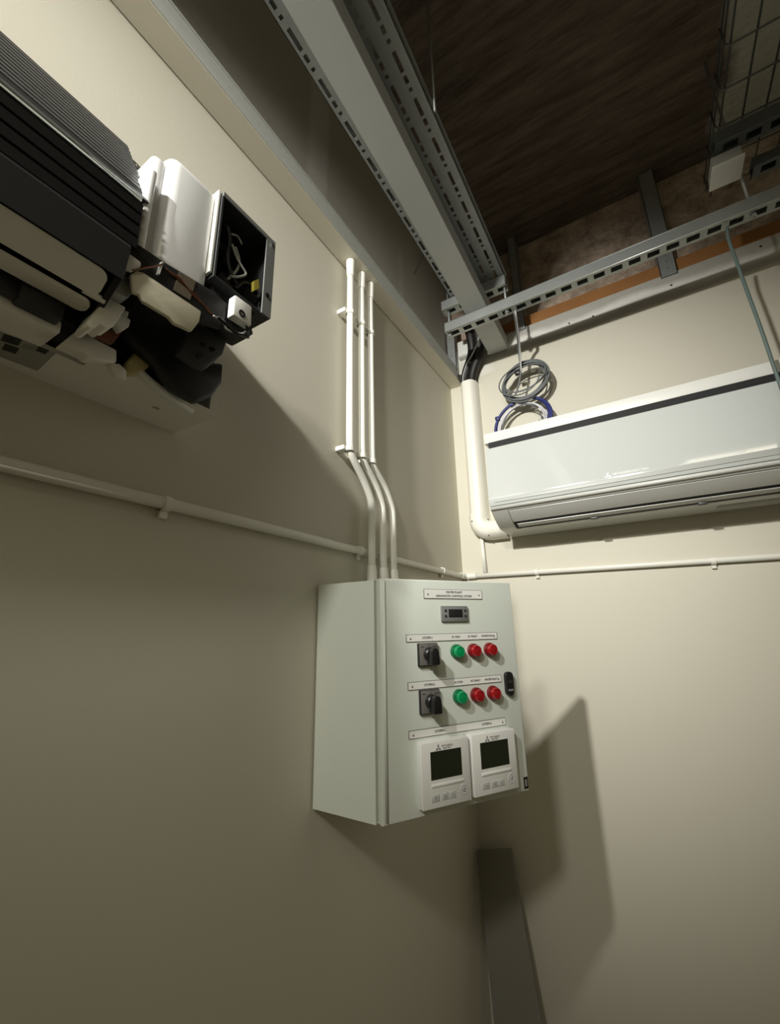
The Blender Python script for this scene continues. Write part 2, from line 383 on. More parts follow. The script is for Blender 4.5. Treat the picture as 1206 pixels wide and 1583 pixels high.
# slanted upper coil with ribbed fins
P0, P1 = Vector((0.200, 1.928)), Vector((0.110, 2.091)); dd = P1-P0; nn_ = Vector((dd.y, -dd.x)).normalized()
prof = []
N = 13
for k in range(N):
    for f_, h in ((0.0, 0.0), (0.62, 0.0), (0.70, -0.0028), (0.92, -0.0028)):
        if k == 1 and f_ < .6: h = -0.004
        p = P0 + dd*((k+f_)/N) + nn_*h; prof.append((p.x, p.y))
prof += [(P1.x, P1.y), (0.05, 2.075), (0.05, 1.99), (0.15, 1.93)]
obj('upper_coil', along(prof, Y0, YC), 'fin', AC)
obj('coil_end_plate', along([(0.150, 1.925), (0.196, 1.925), (0.107, 2.086), (0.05, 2.07), (0.05, 1.99)], YC+.0005, YC+.004), 'galvd', AC)
for k in range(4):
    c0 = P0 + dd*(0.2+0.22*k) + nn_*-0.012; c1 = P0 + dd*(0.2+0.22*k+.12) + nn_*-0.012
    pts = smooth_path([(c0.x, YC+.003, c0.y), (c0.x, YC+.016, c0.y), ((c0.x+c1.x)/2, YC+.022, (c0.y+c1.y)/2), (c1.x, YC+.016, c1.y), (c1.x, YC+.003, c1.y)], 4)
    obj('tube_bend', tube(BM(), pts, 0.0035, 8), 'shiny', AC)
# milky cover over the fan end
b = BM(); add_box(b, 0.05, 0.192, -1.387, -1.316, 1.866, 2.046, 0.016, 4)
for v in b.verts:                      # lean the top in, as the moulded cover does
    t = (v.co.z-1.866)/.18
    v.co.y += 0.0 + (0.004*t if v.co.y > -1.35 else 0.0)
cv = obj('fan_end_cover', b, 'cover', AC)
b = BM(); add_box(b, 0.05, 0.182, -1.402, -1.382, 1.872, 2.030, 0.008, 3)
obj('cover_step', b, 'cover', cv)
b = BM(); add_box(b, 0.05, 0.197, -1.409, -1.399, 1.868, 1.985, 0.004, 3)
obj('cover_flange', b, 'cover', cv)
# inner black bulkhead of the wiring end
b = BM(); add_box(b, 0.006, 0.06, YC+.006, YE-.006, 1.775, 2.02); add_box(b, 0.06, 0.10, YC+.006, -1.30, 1.79, 1.86)
obj('inner_bulkhead', b, 'blackm', AC)
# open electrical box
b = BM(); x0, x1, y0, y1, z0, z1 = 0.125, 0.200, -1.316, -1.2195, 1.9, 2.044; t = 0.0025
def open_box(b, x0, x1, y0, y1, z0, z1, t):
    add_box(b, x0, x0+t, y0+t, y1-t, z0+t, z1-t); add_box(b, x0, x1, y0, y0+t, z0+t, z1-t); add_box(b, x0, x1, y1-t, y1, z0+t, z1-t)
    add_box(b, x0, x1, y0, y1, z0, z0+t); add_box(b, x0, x1, y0, y1, z1-t, z1)
open_box(b, x0, x1, y0, y1, z0, z1, t)
eb = obj('electrical_box', b, 'steelbox', AC, label='open grey steel box with dark wiring inside')
b = BM(); add_box(b, x1, x1+.002, y0, y1-.017, z1-.007, z1); add_box(b, x1, x1+.002, y1-.017, y1, z0, z1)
obj('lit_box_rim', b, 'litsteel', eb)  # lit right side and top edge of the box, coloured lighter
b = BM(); add_box(b, x0+.004, x0+.010, y0+.004, y1-.004, z0+.004, z1-.004)
obj('circuit_board', b, 'blackm', eb)
obj('white_lip', box(0.10, 0.197, y0-.005, y0-.001, 1.905, 2.046, bev=.001), 'whitepl', eb)
for k in range(10):
    yy = random.uniform(y0+.015, y1-.03); zz = random.uniform(z0+.02, z1-.02); s = random.uniform(.004, .009)
    obj('component', box(x0+.010, x0+.010+random.uniform(.01, .035), yy-s, yy+s, zz-s, zz+s, bev=.001), random.choice(['black', 'darkgrey', 'black', 'galvd']), eb)
for k, (yy, zz) in enumerate(((y1-.006, z1-.012), (y1-.010, z0+.035))):
    obj('box_screw', lathe(BM(), [(0, 0), (.0035, 0), (.0035, .002), (0, .003)], 10, Matrix.Translation((x1+.002, yy, zz)) @ Matrix.Rotation(math.pi/2, 4, 'Y')), 'shiny' if k == 0 else 'black', eb)
obj('slot', box(x1-.016, x1-.008, y1-.032, y1-.02, z0-.0006, z0), 'blackm', eb)
def pxwire(name, pts, x, r, m_, par, sub=6):
    P = [atx(u, v, x if not isinstance(x, (list, tuple)) else x[i]) for i, (u, v) in enumerate(pts)]
    return obj(name, tube(BM(), smooth_path(P, sub), r, 7), m_, par)
pxwire('pale_wire', [(359, 378), (366, 398), (374, 412), (380, 424), (368, 428), (356, 427)], 0.185, 0.0018, 'palecab', eb)
pxwire('pale_wire', [(364, 382), (370, 402), (366, 418), (352, 432)], 0.18, 0.0018, 'palecab', eb)
pxwire('pale_wire', [(358, 362), (368, 366), (374, 378)], 0.18, 0.0014, 'palecab', eb)
pxwire('dark_wire', [(352, 350), (356, 372), (352, 395), (356, 420), (366, 440)], 0.18, 0.003, 'darkgrey', eb)
pxwire('dark_wire', [(398, 455), (388, 442), (376, 436), (364, 446)], 0.18, 0.003, 'black', eb)
obj('yellow_sleeve', prism(BM(), [atx(u, v, 0.19) for u, v in ((393, 434), (400, 431), (401, 446), (393, 449))], (-.006, 0, 0)), 'yellow', eb)
# pieces around the motor: outlines at their own depth, extruded towards the wall
def piece(name, pts, x, dep, m_, par=AC, bev=0.0015, label=None):
    b = prism(BM(), [atx(u, v, x) for u, v in pts], (-dep, 0, 0))
    if bev: bevel_all(b, bev, 2)
    return obj(name, b, m_, par, label=label)
mo = piece('motor_housing', [(204, 440), (240, 462), (292, 512), (318, 560), (347, 560), (345, 592), (330, 612), (306, 622), (268, 600), (240, 560), (205, 530), (186, 500)], 0.128, 0.018, 'black', bev=0.006)
piece('motor_bracket', [(200, 372), (218, 380), (255, 405), (330, 450), (352, 470), (340, 508), (310, 500), (222, 430), (196, 425)], 0.1965, 0.005, 'blackm')
piece('foam_strip', [(202, 424), (212, 418), (223, 421), (312, 481), (309, 497), (297, 512), (270, 500), (262, 490), (222, 466), (216, 455), (207, 452)], 0.1985, 0.006, 'foam', bev=0.002)
md = piece('sensor_module', [(278, 545), (308, 489), (318, 494), (349, 512), (352, 527), (345, 548), (318, 571), (307, 566)], 0.172, 0.014, 'darkgrey', bev=0.003)
for u, v in ((314, 533), (328, 540)):
    p = atx(u, v, 0.1722); obj('screw_boss', lathe(BM(), [(.0014, 0), (.0032, 0), (.0032, .002), (.0018, .002), (.0014, 0)], 12, Matrix.Translation(p) @ Matrix.Rotation(math.pi/2, 4, 'Y')), 'black', md)
piece('socket', [(303, 547), (311, 544), (315, 550), (307, 554)], 0.1735, 0.003, 'blackm', md, bev=0)
obj('white_terminal_cover', bevel_all(prism(BM(), [atx(u, v, 0.212) for u, v in ((364, 455), (390, 474), (389, 504), (361, 486))], (-.014, 0, 0)), .002), 'whitepl', AC)
p = atx(374, 485, 0.2125)
obj('knockout_ring', lathe(BM(), [(.0028, 0), (.0052, 0), (.0052, .001), (.0028, .001), (.0028, 0)], 16, Matrix.Translation(p) @ Matrix.Rotation(math.pi/2, 4, 'Y')), 'black', AC)
piece('terminal_holder', [(330, 462), (362, 470), (361, 488), (389, 506), (392, 516), (380, 524), (350, 508), (328, 490)], 0.195, 0.03, 'black')
piece('terminal_block', [(326, 440), (344, 418), (352, 432), (366, 452), (360, 480), (330, 476)], 0.185, 0.04, 'blackm')
# white brackets at the louvre end
piece('louvre_bracket', [(191, 392), (196, 388), (219, 405), (219, 412), (212, 418), (203, 424), (207, 440), (206, 452), (198, 461), (170, 448), (186, 425)], 0.185, 0.02, 'galv', bev=0.002)
piece('bracket_tab', [(191, 392), (196, 388), (219, 405), (219, 412), (204, 420), (188, 410)], 0.200, 0.012, 'whitepl', bev=0.002)
piece('louvre_motor', [(134, 500), (165, 458), (196, 475), (176, 505), (170, 503), (165, 508), (154, 500), (145, 508), (138, 507)], 0.17, 0.03, 'creampl', bev=0.002)
piece('plug', [(178, 493), (188, 486), (203, 494), (200, 505), (190, 510)], 0.155, 0.015, 'whitepl', bev=0.0015)
piece('plug', [(190, 478), (200, 482), (198, 490), (187, 486)], 0.15, 0.01, 'whitepl', bev=0.001)
piece('wire_channel', [(146, 500), (165, 508), (190, 512), (176, 530), (146, 515)], 0.140, 0.01, 'copper')
piece('drain_spout', [(96, 530), (122, 508), (146, 514), (146, 522), (181, 541), (181, 560), (160, 556), (138, 552), (130, 545)], 0.125, 0.02, 'creampl', bev=0.002)
piece('shelf_clip', [(170, 560), (186, 562), (197, 573), (196, 588), (178, 580)], 0.118, 0.01, 'creampl', bev=0.002)
piece('sponge_pad', [(196, 560), (222, 530), (236, 538), (250, 550), (228, 570), (206, 580), (197, 576)], 0.112, 0.012, 'yfoam', bev=0.005)
P = [atx(u, v, x) for (u, v), x in zip(((214, 574), (228, 588), (250, 605), (275, 622), (296, 634)), (.104, .104, .102, .098, .09))]
obj('drain_hose', tube(BM(), smooth_path(P, 6), 0.0062, 12), 'whitepl', AC)
pxwire('lead_wire', [(205, 418), (222, 415), (240, 412), (252, 408)], 0.2005, 0.0010, 'copper', AC)
pxwire('lead_wire', [(262, 420), (280, 432), (300, 458), (318, 474), (330, 488)], 0.1985, 0.0010, 'copper', AC)
pxwire('lead_wire', [(256, 415), (285, 440), (306, 460), (326, 486)], 0.1985, 0.0009, 'copper', AC)
pxwire('lead_wire', [(330, 488), (345, 500), (352, 510), (372, 516), (380, 512)], 0.205, 0.0014, 'palecab', AC)
pxwire('lead_wire', [(336, 490), (352, 504), (366, 516), (384, 521)], 0.206, 0.0025, 'black', AC)
pxwire('lead_wire', [(378, 498), (384, 512), (382, 522)], 0.206, 0.0018, 'black', AC)
piece('clear_tape', [(277, 420), (303, 435), (294, 464), (268, 448)], 0.1978, 0.001, 'tape', bev=0)
obj('wire_clip', prism(BM(), [atx(u, v, 0.2005) for u, v in ((250, 404), (253, 406), (247, 424), (244, 422))], (-.004, 0, 0)), 'whitepl', AC)

# ------------------------------------------------------------------ air conditioner on the back wall
RA = thing('air_conditioner', 'complete glossy white air conditioner on the back wall beside the ivory duct', 'air conditioner', (0.8, 0, 1.77))
XA0, XA1 = 0.207, 1.36
def alongx(prof, x0, x1): return prism(BM(), [(x0, y, z) for y, z in prof], (x1-x0, 0, 0))
arc = [(-0.238+0.030*(1-math.sin(a))-0.0, 1.823-0.042*(1-math.cos(a))) for a in [math.pi/2*k/8 for k in range(9)]]
arc = [(-0.243+0.095*t_, 1.826-0.052*t_-0.007*math.sin(math.pi*t_)) for t_ in [k/8 for k in range(9)]]
prof = [(0, 1.772), (0, 2.075), (-0.20, 2.075), (-0.203, 2.06), (-0.219, 1.835), (-0.243, 1.832)] + arc
body = obj('body', bevel_all(alongx(prof, XA0+.003, XA1), 0.0015, 1, 60), 'acwhite', RA)
obj('top_rail', box(XA0-.012, XA1+.01, -0.203, -0.165, 2.0845, 2.1235, bev=.003), 'whitepl', RA)
obj('intake_shade', box(XA0+.004, XA1, -0.2065, -0.19, 2.046, 2.084), 'blackm', RA)  # black block stands in for the shade in the gap under the rail
obj('grille_top', box(XA0, XA1, -0.19, -0.002, 2.078, 2.090), 'darkgrey', RA)
# front panel (slightly curved) with a bevelled lower edge
prof = [(-0.2215, 2.054), (-0.2275, 2.052), (-0.2385, 1.96), (-0.2455, 1.868), (-0.2465, 1.850), (-0.240, 1.8385), (-0.224, 1.8375)]
pan = obj('front_panel', alongx(prof, XA0, XA1), 'gloss', RA)
q = [(0.215, -0.2468, 1.8525), (XA1, -0.2455, 1.872), (XA1, -0.2475, 1.852), (0.24, -0.2475, 1.851)]
obj('bevel_strip', prism(BM(), [(XA0+.06, -0.2466, 1.853), (XA1, -0.2452, 1.8735), (XA1, -0.2472, 1.848), (XA0+.02, -0.2474, 1.848)], (0, .003, 0)), 'acgrey', pan)
lg = Matrix.Translation((0.585, -0.2462, 1.872)) @ Matrix.Rotation(math.pi/2, 4, 'X')
b = text_mesh('MITSUBISHI ELECTRIC', 0.0095, lg, 'LEFT')
for a in range(3):
    an = math.radians(90+120*a); c = Vector((math.cos(an), math.sin(an)))*0.0001
    d1 = Vector((math.cos(an+math.radians(30)), math.sin(an+math.radians(30)))); d2 = Vector((math.cos(an-math.radians(30)), math.sin(an-math.radians(30))))
    s = 0.0058
    pts = [Vector((0, 0)), d2*s, (d1+d2)*s, d1*s]
    prism(b, [lg @ Vector((p.x-0.013, p.y-.001, 0)) for p in pts], (0, -0.0003, 0))
obj('logo', b, 'plate', pan)
# underside: trim roll, two slots, blade
obj('trim_roll', tube(BM(), [(XA0+.004, -0.2415, 1.829), (XA1, -0.2415, 1.829)], 0.0065, 12), 'acwhite', RA)
def under(y0, y1, dz): # strip lying on the underside curve between two depths
    def zz(y):
        t_ = (y+0.243)/0.095
        if t_ < 1: return 1.826-0.052*t_-0.007*math.sin(math.pi*t_)
        return 1.774 - (y+0.148)/0.148*0.002
    ys = [y0+(y1-y0)*k/6 for k in range(7)]
    return [(y, zz(y)+dz) for y in ys]
def strip(name, xa, xb, y0, y1, dz, th, m_):
    lo = under(y0, y1, dz); hi = [(y, z+th) for y, z in lo][::-1]
    return obj(name, alongx(lo+hi, xa, xb), m_, RA)
strip('outlet_recess', XA0+.058, XA1, -0.232, -0.132, -0.0006, .002, 'blackm')
strip('air_blade', XA0+.060, XA1, -0.2305, -0.187, -0.0018, .0012, 'acwhite')
strip('air_blade', XA0+.070, XA1, -0.1735, -0.1555, -0.0022, .0016, 'acwhite')
strip('outlet_lip', XA0+.075, XA1, -0.1420, -0.131, -0.0018, .0012, 'acwhite')
for xx in (0.50, 0.78):
    obj('blade_pivot', box(xx, xx+.022, -0.1555, -0.142, 1.768, 1.776, bev=.001), 'darkgrey', RA)
strip('rating_label', 0.83, 1.02, -0.085, -0.055, -0.0011, .0006, 'sticker')

# ------------------------------------------------------------------ control panel
PX, PY = 0.155, -0.867
CP = thing('control_panel', 'pale grey electrical control panel with its door ajar, mounted on the left wall', 'control panel', (0.075, -0.70, 1.115))
b = BM(); x0, x1, y0, y1, z0, z1 = 0.004, 0.150, PY, PY+.345, 1.1155, 1.5435; t = 0.002
open_box(b, x0, x1, y0, y1, z0, z1, t)
add_box(b, x1-.003, x1-.001, y0+.002, y0+.016, z0+.002, z1-.002); add_box(b, x1-.003, x1-.001, y1-.016, y1-.002, z0+.002, z1-.002)
obj('enclosure', b, 'panel', CP)
obj('mounting_plate', box(0.02, 0.023, y0+.02, y1-.02, z0+.02, z1-.02), 'galv', CP)
TH = math.radians(32); nrm = Vector((math.cos(TH), -math.sin(TH), 0))
DO = Vector((PX, PY, 0)) + nrm*0.020 + Vector((0, 0, 1.120))
DM = Matrix.Translation(DO) @ Matrix.Rotation(math.pi/2-TH, 4, 'Z')
DW, DH = 0.336, 0.4255
b = BM(); add_box(b, 0.0, DW, 0.0, 0.0175, 0, DH, 0.0)
es = [e for e in b.edges if all(v.co.y < 0.001 for v in e.verts)]
bmesh.ops.bevel(b, geom=es, offset=0.004, segments=3, affect='EDGES', profile=0.5)
bf = [f_ for f_ in b.faces if f_.normal.y > .9]
r = bmesh.ops.inset_individual(b, faces=bf, thickness=0.003)
for f_ in bf:
    for v in f_.verts: v.co.y = 0.002
bm_world = b; bm_world.transform(DM)
# door object with its own frame so that its fittings sit in door space
me = None
b.transform(DM.inverted())
door = bpy.data.objects.new('door', fin_mesh('door', b, MT['panel'])); COL.objects.link(door); door.parent = CP
door.matrix_local = WM[CP.name].inverted() @ DM; WM[door.name] = DM.copy()
def dbox(name, s0, s1, z0, z1, h0, h1, m_, bev=0.0, label=None):
    return obj(name, box(s0, s1, -h1, -h0, z0-1.12, z1-1.12, bev=bev), m_, door, local=True, label=label)
def dmtx(s, z, h): return Matrix.Translation((s, -h, z-1.12)) @ Matrix.Rotation(math.pi/2, 4, 'X')
def dtext(s, z, h, txt, size, m_='ink', align='CENTER', sx=1.0):
    return obj('lettering', text_mesh(txt, size, dmtx(s, z, h) @ Matrix.Diagonal((sx, 1, 1, 1)), align), m_, door, local=True)
obj('hinge_fold', tube(BM(), [(0.0075, -0.0006, 0.006), (0.0075, -0.0006, DH-.006)], 0.0028, 10), 'panel', door, local=True)
def nameplate(s0, s1, z0, z1):
    dbox('nameplate_edge', s0-.0008, s1+.0008, z0-.0008, z1+.0008, 0, 0.0012, 'plateedge')
    dbox('nameplate', s0, s1, z0, z1, 0.0012, 0.0018, 'plate')
    for s in (s0+.008, s1-.008):
        obj('nameplate_screw', lathe(BM(), [(0, 0), (.0016, 0), (.0016, .0008), (0, .0012)], 8, dmtx(s, (z0+z1)/2-.001, .0018)), 'steelscrew', door, local=True)
nameplate(0.1, 0.248, 1.5075, 1.5255)
dtext(0.174, 1.5205, .0021, 'WATER PLANT', 0.0062); dtext(0.174, 1.5125, .0021, 'DIAGNOSTIC CONTROL SYSTEM', 0.0062)
for i, (za, zb, s0, s1) in enumerate(((1.4225, 1.4355, .0555, .281), (1.3345, 1.3475, .0565, .283))):
    nameplate(s0, s1, za, zb); zc = (za+zb)/2
    dtext(0.103, zc, .0021, 'SYSTEM-%d' % (i+1), 0.0058)
    dtext(0.172, zc, .0021, 'AC RUN', 0.0055); dtext(0.215, zc, .0021, 'AC FAULT', 0.0055); dtext(0.256, zc, .0021, 'WATER FAULT', 0.0052)
nameplate(0.0555, 0.285, 1.2505, 1.2630)
dtext(0.123, 1.2568, .0021, 'SYSTEM-1', 0.0058); dtext(0.236, 1.2568, .0021, 'SYSTEM-2', 0.0058)
# digital meter
dbox('meter_bezel', 0.1375, 0.2055, 1.4595, 1.4920, 0, 0.005, 'dispgrey', bev=.002)
dbox('meter_window', 0.1555, 0.1905, 1.4685, 1.4850, 0.0045, 0.0056, 'blackm', bev=.0003)
for s, z in ((0.148, 1.482), (0.148, 1.471), (0.198, 1.482), (0.198, 1.471)):
    obj('meter_key', lathe(BM(), [(0, 0), (.0028, 0), (.0028, .0008), (0, .0008)], 12, dmtx(s, z, .005)), 'darkgrey', door, local=True)
# rotary switches and indicator lamps
def lamp(s, z, ring, lens):
    obj('lamp_bezel', lathe(BM(), [(0, 0), (.0145, 0), (.0145, .004), (.0135, .008), (.0118, .0085), (0, .0085)], 28, dmtx(s, z, 0)), ring, door, local=True)
    obj('lamp_lens', lathe(BM(), [(.0118, .008), (.0118, .014), (.0105, .0165), (.0085, .0172), (.0080, .0163), (.0058, .0163), (.0053, .0172), (0, .0175)], 28, dmtx(s, z, 0)), lens, door, local=True)
for zc, zl in ((1.398, 1.400), (1.3115, 1.3135)):
    dbox('switch_plate_edge', 0.0785, 0.1235, zc-.0225, zc+.0210, 0, 0.007, 'black', bev=.0015)
    dbox('switch_plate', 0.0800, 0.1225, zc-.0205, zc+.0200, 0.007, 0.0078, 'swplate', bev=.0003)
    b = BM(); lathe(b, [(0, 0), (.0135, 0), (.0135, .010), (.0115, .012), (0, .012)], 24, dmtx(0.102, zc, .0078))
    obj('switch_collar', b, 'black', door, local=True)
    b = BM(); h0, h1 = 0.012, 0.033
    pts = [(-.0085, .004), (-.006, .011), (0, .0135), (.006, .011), (.0085, .004), (.0095, -.019), (-.0095, -.019)]
    prism(b, [Vector((0.102+p[0], -h0, zc+p[1]-1.12)) for p in pts], (0, -(h1-h0), 0))
    bevel_all(b, .0025, 2)
    obj('switch_knob', b, 'black', door, local=True)
    for k, (ss, zz, tx) in enumerate(((0.087, zc+.014, 'MAN'), (0.102, zc+.0165, '0'), (0.116, zc+.014, 'AUTO'))):
        dtext(ss, zz, .0080, tx, 0.0035)
    lamp(0.172, zl, 'greenring', 'greenlens'); lamp(0.215, zl, 'redring', 'redlens'); lamp(0.258, zl+.0005, 'redring', 'redlens')
# latch
b = box(0.2915, 0.3115, -0.009, 0, 1.3055-1.12, 1.3535-1.12); 
es = [e for e in b.edges if abs(e.verts[0].co.y-e.verts[1].co.y) > .004]
bmesh.ops.bevel(b, geom=es, offset=.009, segments=5, affect='EDGES', profile=.5)
bevel_all(b, .0012, 2, 60); obj('latch', b, 'black', door, local=True)
obj('keyhole', lathe(BM(), [(0, 0), (.004, 0), (.004, .001), (.002, .001), (.002, .0004), (0, .0004)], 16, dmtx(0.3015, 1.334, .009)), 'darkgrey', door, local=True)
dbox('latch_mark', 0.2945, 0.3085, 1.315, 1.319, .009, .0093, 'inkgrey')
# wall controllers
def controller(s0, s1, z0, z1):
    dbox('controller_back', s0+.002, s1-.001, z0-.002, z1, 0, 0.006, 'ctrl', bev=.001)
    dbox('controller_case', s0, s1, z0, z1, 0.006, 0.0185, 'ctrl', bev=.002)
    w_ = s1-s0; hs = 0.0185
    dbox('controller_screen', s0+.18*w_, s0+.82*w_, z0+.42*(z1-z0), z0+.85*(z1-z0), hs-.0005, hs+.0002, 'lcd')
    dbox('controller_groove', s0+.18*w_, s0+.84*w_, z0+.315*(z1-z0), z0+.355*(z1-z0), hs-.0005, hs+.0016, 'ctrl', bev=.0006)
    for a, c in ((.17, .33), (.37, .51), (.52, .66)):
        bt = dbox('controller_button', s0+a*w_, s0+c*w_, z0+.10*(z1-z0), z0+.205*(z1-z0), hs-.0005, hs+.0008, 'btn', bev=.0006)
    for k, g in enumerate((.25, .44, .59)):
        dtext(s0+g*w_, z0+.155*(z1-z0), hs+.001, ('F', 'S', '<')[k] if False else ('=', 'O', '/')[k], 0.006, 'inkgrey')
    obj('controller_power_button', lathe(BM(), [(0, 0), (.0085, 0), (.0085, .0009), (.0065, .0009), (.0062, .0003), (.0042, .0003), (.0038, .001), (0, .001)], 24, dmtx(s0+.84*w_, z0+.19*(z1-z0), hs)), 'btn', door, local=True)
    obj('power_mark', lathe(BM(), [(.0022, 0), (.0030, 0), (.0030, .0004), (.0022, .0004), (.0022, 0)], 20, dmtx(s0+.84*w_, z0+.19*(z1-z0), hs+.001)), 'inkgrey', door, local=True)
    lm_ = dmtx(s0+.5*w_, z0+.905*(z1-z0), hs+.0002)
    b = text_mesh('MITSUBISHI', 0.0050, lm_ @ Matrix.Translation((0.003, 0.0012, 0)), 'CENTER')
    b2 = text_mesh('ELECTRIC', 0.0042, lm_ @ Matrix.Translation((0.003, -0.0030, 0)), 'CENTER'); me_ = bpy.data.meshes.new('x'); b2.to_mesh(me_); b.from_mesh(me_); b2.free(); bpy.data.meshes.remove(me_)
    for a in range(3):
        an = math.radians(90+120*a)
        d1 = Vector((math.cos(an+math.radians(30)), math.sin(an+math.radians(30)), 0)); d2 = Vector((math.cos(an-math.radians(30)), math.sin(an-math.radians(30)), 0)); s = 0.0040
        prism(b, [lm_ @ (Vector((-.0165, -.0012, 0)) + p) for p in (Vector(), d2*s, (d1+d2)*s, d1*s)], (0, -.0002, 0))
    obj('controller_logo', b, 'inkgrey', door, local=True)
controller(0.0695, 0.1765, 1.1365, 1.2440); controller(0.1830, 0.2925, 1.1380, 1.2450)
dbox('door_sticker', 0.3215, 0.3325, 1.1255, 1.1470, 0, .0006, 'brownst'); dbox('sticker_print', 0.3240, 0.3300, 1.130, 1.1425, .0006, .0008, 'inkgrey')

# ------------------------------------------------------------------ white conduits
def saddle(p, axis, rad, wall, par, tab=1):
    """saddle clip: ring about the pipe plus one tab on the wall; axis 'y','z','x' of the pipe; wall normal 'x' or '-y'"""
    b = BM(); p = Vector(p)
    rot = {'z': Matrix.Identity(4), 'y': Matrix.Rotation(math.pi/2, 4, 'X'), 'x': Matrix.Rotation(math.pi/2, 4, 'Y')}[axis]
    lathe(b, [(rad, -.006), (rad+.0028, -.006), (rad+.0028, .006), (rad, .006), (rad, -.006)], 20, Matrix.Translation(p) @ rot)
    e = rad+.013
    if wall == 'x':
        if axis == 'z': add_box(b, 0.0005, p.x-rad*.2, p.y-e if tab > 0 else p.y, p.y if tab > 0 else p.y+e, p.z-.006, p.z+.006, .0015)
        else: add_box(b, 0.0005, p.x-rad*.2, p.y-.006, p.y+.006, p.z-e, p.z, .0015)
    else:
        add_box(b, p.x-.006, p.x+.006, p.y+rad*.2, -0.0005, p.z-e, p.z, .0015)
    return obj('saddle_clip', b, 'pvc', par)
CX = 0.0295
names = ('leftmost of the three white conduits rising from the control panel to the soffit',
         'middle of the three white conduits rising from the control panel to the soffit',
         'rightmost of the three white conduits rising from the control panel to the soffit')
for i, (ya, yb, rr) in enumerate([(atx(ua, 560, CX).y, atx(ub, 830, CX).y, 0.0096) for ua, ub in ((541, 574.5), (559, 592), (573, 607.5))]):
    c = thing('conduit', names[i], 'conduit', (CX, yb, 1.5445), 'three conduits above the control panel')
    pts = [(CX, ya, SOF-.001), (CX, ya, 2.2), (CX, ya+.002, 1.93)] + smooth_path([(CX, ya+.003, 1.905-.004*i), (CX, ya+.012, 1.875), (CX, (ya+yb)/2+.012, 1.826+.004*i), (CX, yb-.006, 1.785), (CX, yb, 1.752), (CX, yb, 1.70)], 7) + [(CX, yb, 1.5445)]
    obj('pipe', tube(BM(), pts, rr, 16), 'pvc', c)
    obj('top_adaptor', lathe(BM(), [(rr, -.055), (rr+.0015, -.055), (rr+.0032, -.012), (rr+.0032, -.001), (rr, -.001), (rr, -.055)], 18, Matrix.Translation((CX, ya, SOF))), 'pvc', c)
    obj('bottom_adaptor', lathe(BM(), [(rr, .06), (rr+.0015, .06), (rr+.003, .045), (rr+.0035, .0015), (rr, .0015), (rr, .06)], 18, Matrix.Translation((CX, yb, 1.5435))), 'pvc', c)
    saddle((CX, ya, 2.302), 'z', rr, 'x', c); saddle((CX, ya+.002, 1.889), 'z', rr, 'x', c)
hl = thing('conduit', 'long white horizontal conduit along the left wall passing behind the three vertical ones', 'conduit', (0.010, -1.2, 1.63), 'horizontal conduits')
obj('pipe', tube(BM(), [(0.0100, YF+.4, 1.6405), (0.0100, -1.0, 1.6405), (0.0100, -0.012, 1.6385)], 0.0095, 16), 'pvc', hl)
for y in (-1.232, -0.720, -0.215): saddle((0.0100, y, 1.640), 'y', 0.0095, 'x', hl)
obj('corner_elbow', lathe(BM(), [(0, 0), (.0115, 0), (.0115, .05), (.0095, .05)], 16, Matrix.Translation((0.0115, -0.0025, 1.6385)) @ Matrix.Rotation(math.pi/2, 4, 'X')), 'pvc', hl)
hb = thing('conduit', 'white horizontal conduit along the back wall below the air conditioner', 'conduit', (0.6, -0.011, 1.615), 'horizontal conduits')
obj('pipe', tube(BM(), [(0.024, -0.0115, 1.638), (0.6, -0.0115, 1.6285), (XR-.01, -0.0115, 1.598)], 0.0090, 16), 'pvc', hb)
obj('corner_socket', lathe(BM(), [(.009, 0), (.0112, 0), (.0112, .035), (.009, .035)], 16, Matrix.Translation((0.024, -0.0115, 1.6378)) @ Matrix.Rotation(math.pi/2, 4, 'Y')), 'pvc', hb)
for x, z in ((0.288, 1.6335), (0.80, 1.624)): saddle((x, -0.0115, z), 'x', 0.009, 'y', hb)
hv = thing('conduit', 'short white vertical conduit dropping from the ivory duct elbow', 'conduit', (0.1, -0.0125, 1.65))
obj('pipe', tube(BM(), [(0.0965, -0.0115, 1.6465), (0.0930, -0.0115, 1.79)], 0.0075, 14), 'pvc', hv)

# ------------------------------------------------------------------ ivory duct and lagged pipe
dc = thing('duct_cover', 'ivory plastic pipe duct running down the back wall corner to the air conditioner', 'duct', (0.1, -0.03, 1.77))
def dprof(xa, xb, y): return [(xa, -0.0005), (xa, -y*.55), (xa+.012, -y*.9), (xa+.022, -y), (xb-.022, -y), (xb-.012, -y*.9), (xb, -y*.55), (xb, -0.0005)]
b = prism(BM(), [(x, y, 1.83) for x, y in dprof(0.060, 0.130, 0.06)], (0, 0, 2.462-1.83)); obj('straight_cover', b, 'ductpvc', dc)
b = BM(); pts = []
cx, cz, ro = 0.125, 1.835, 0.075
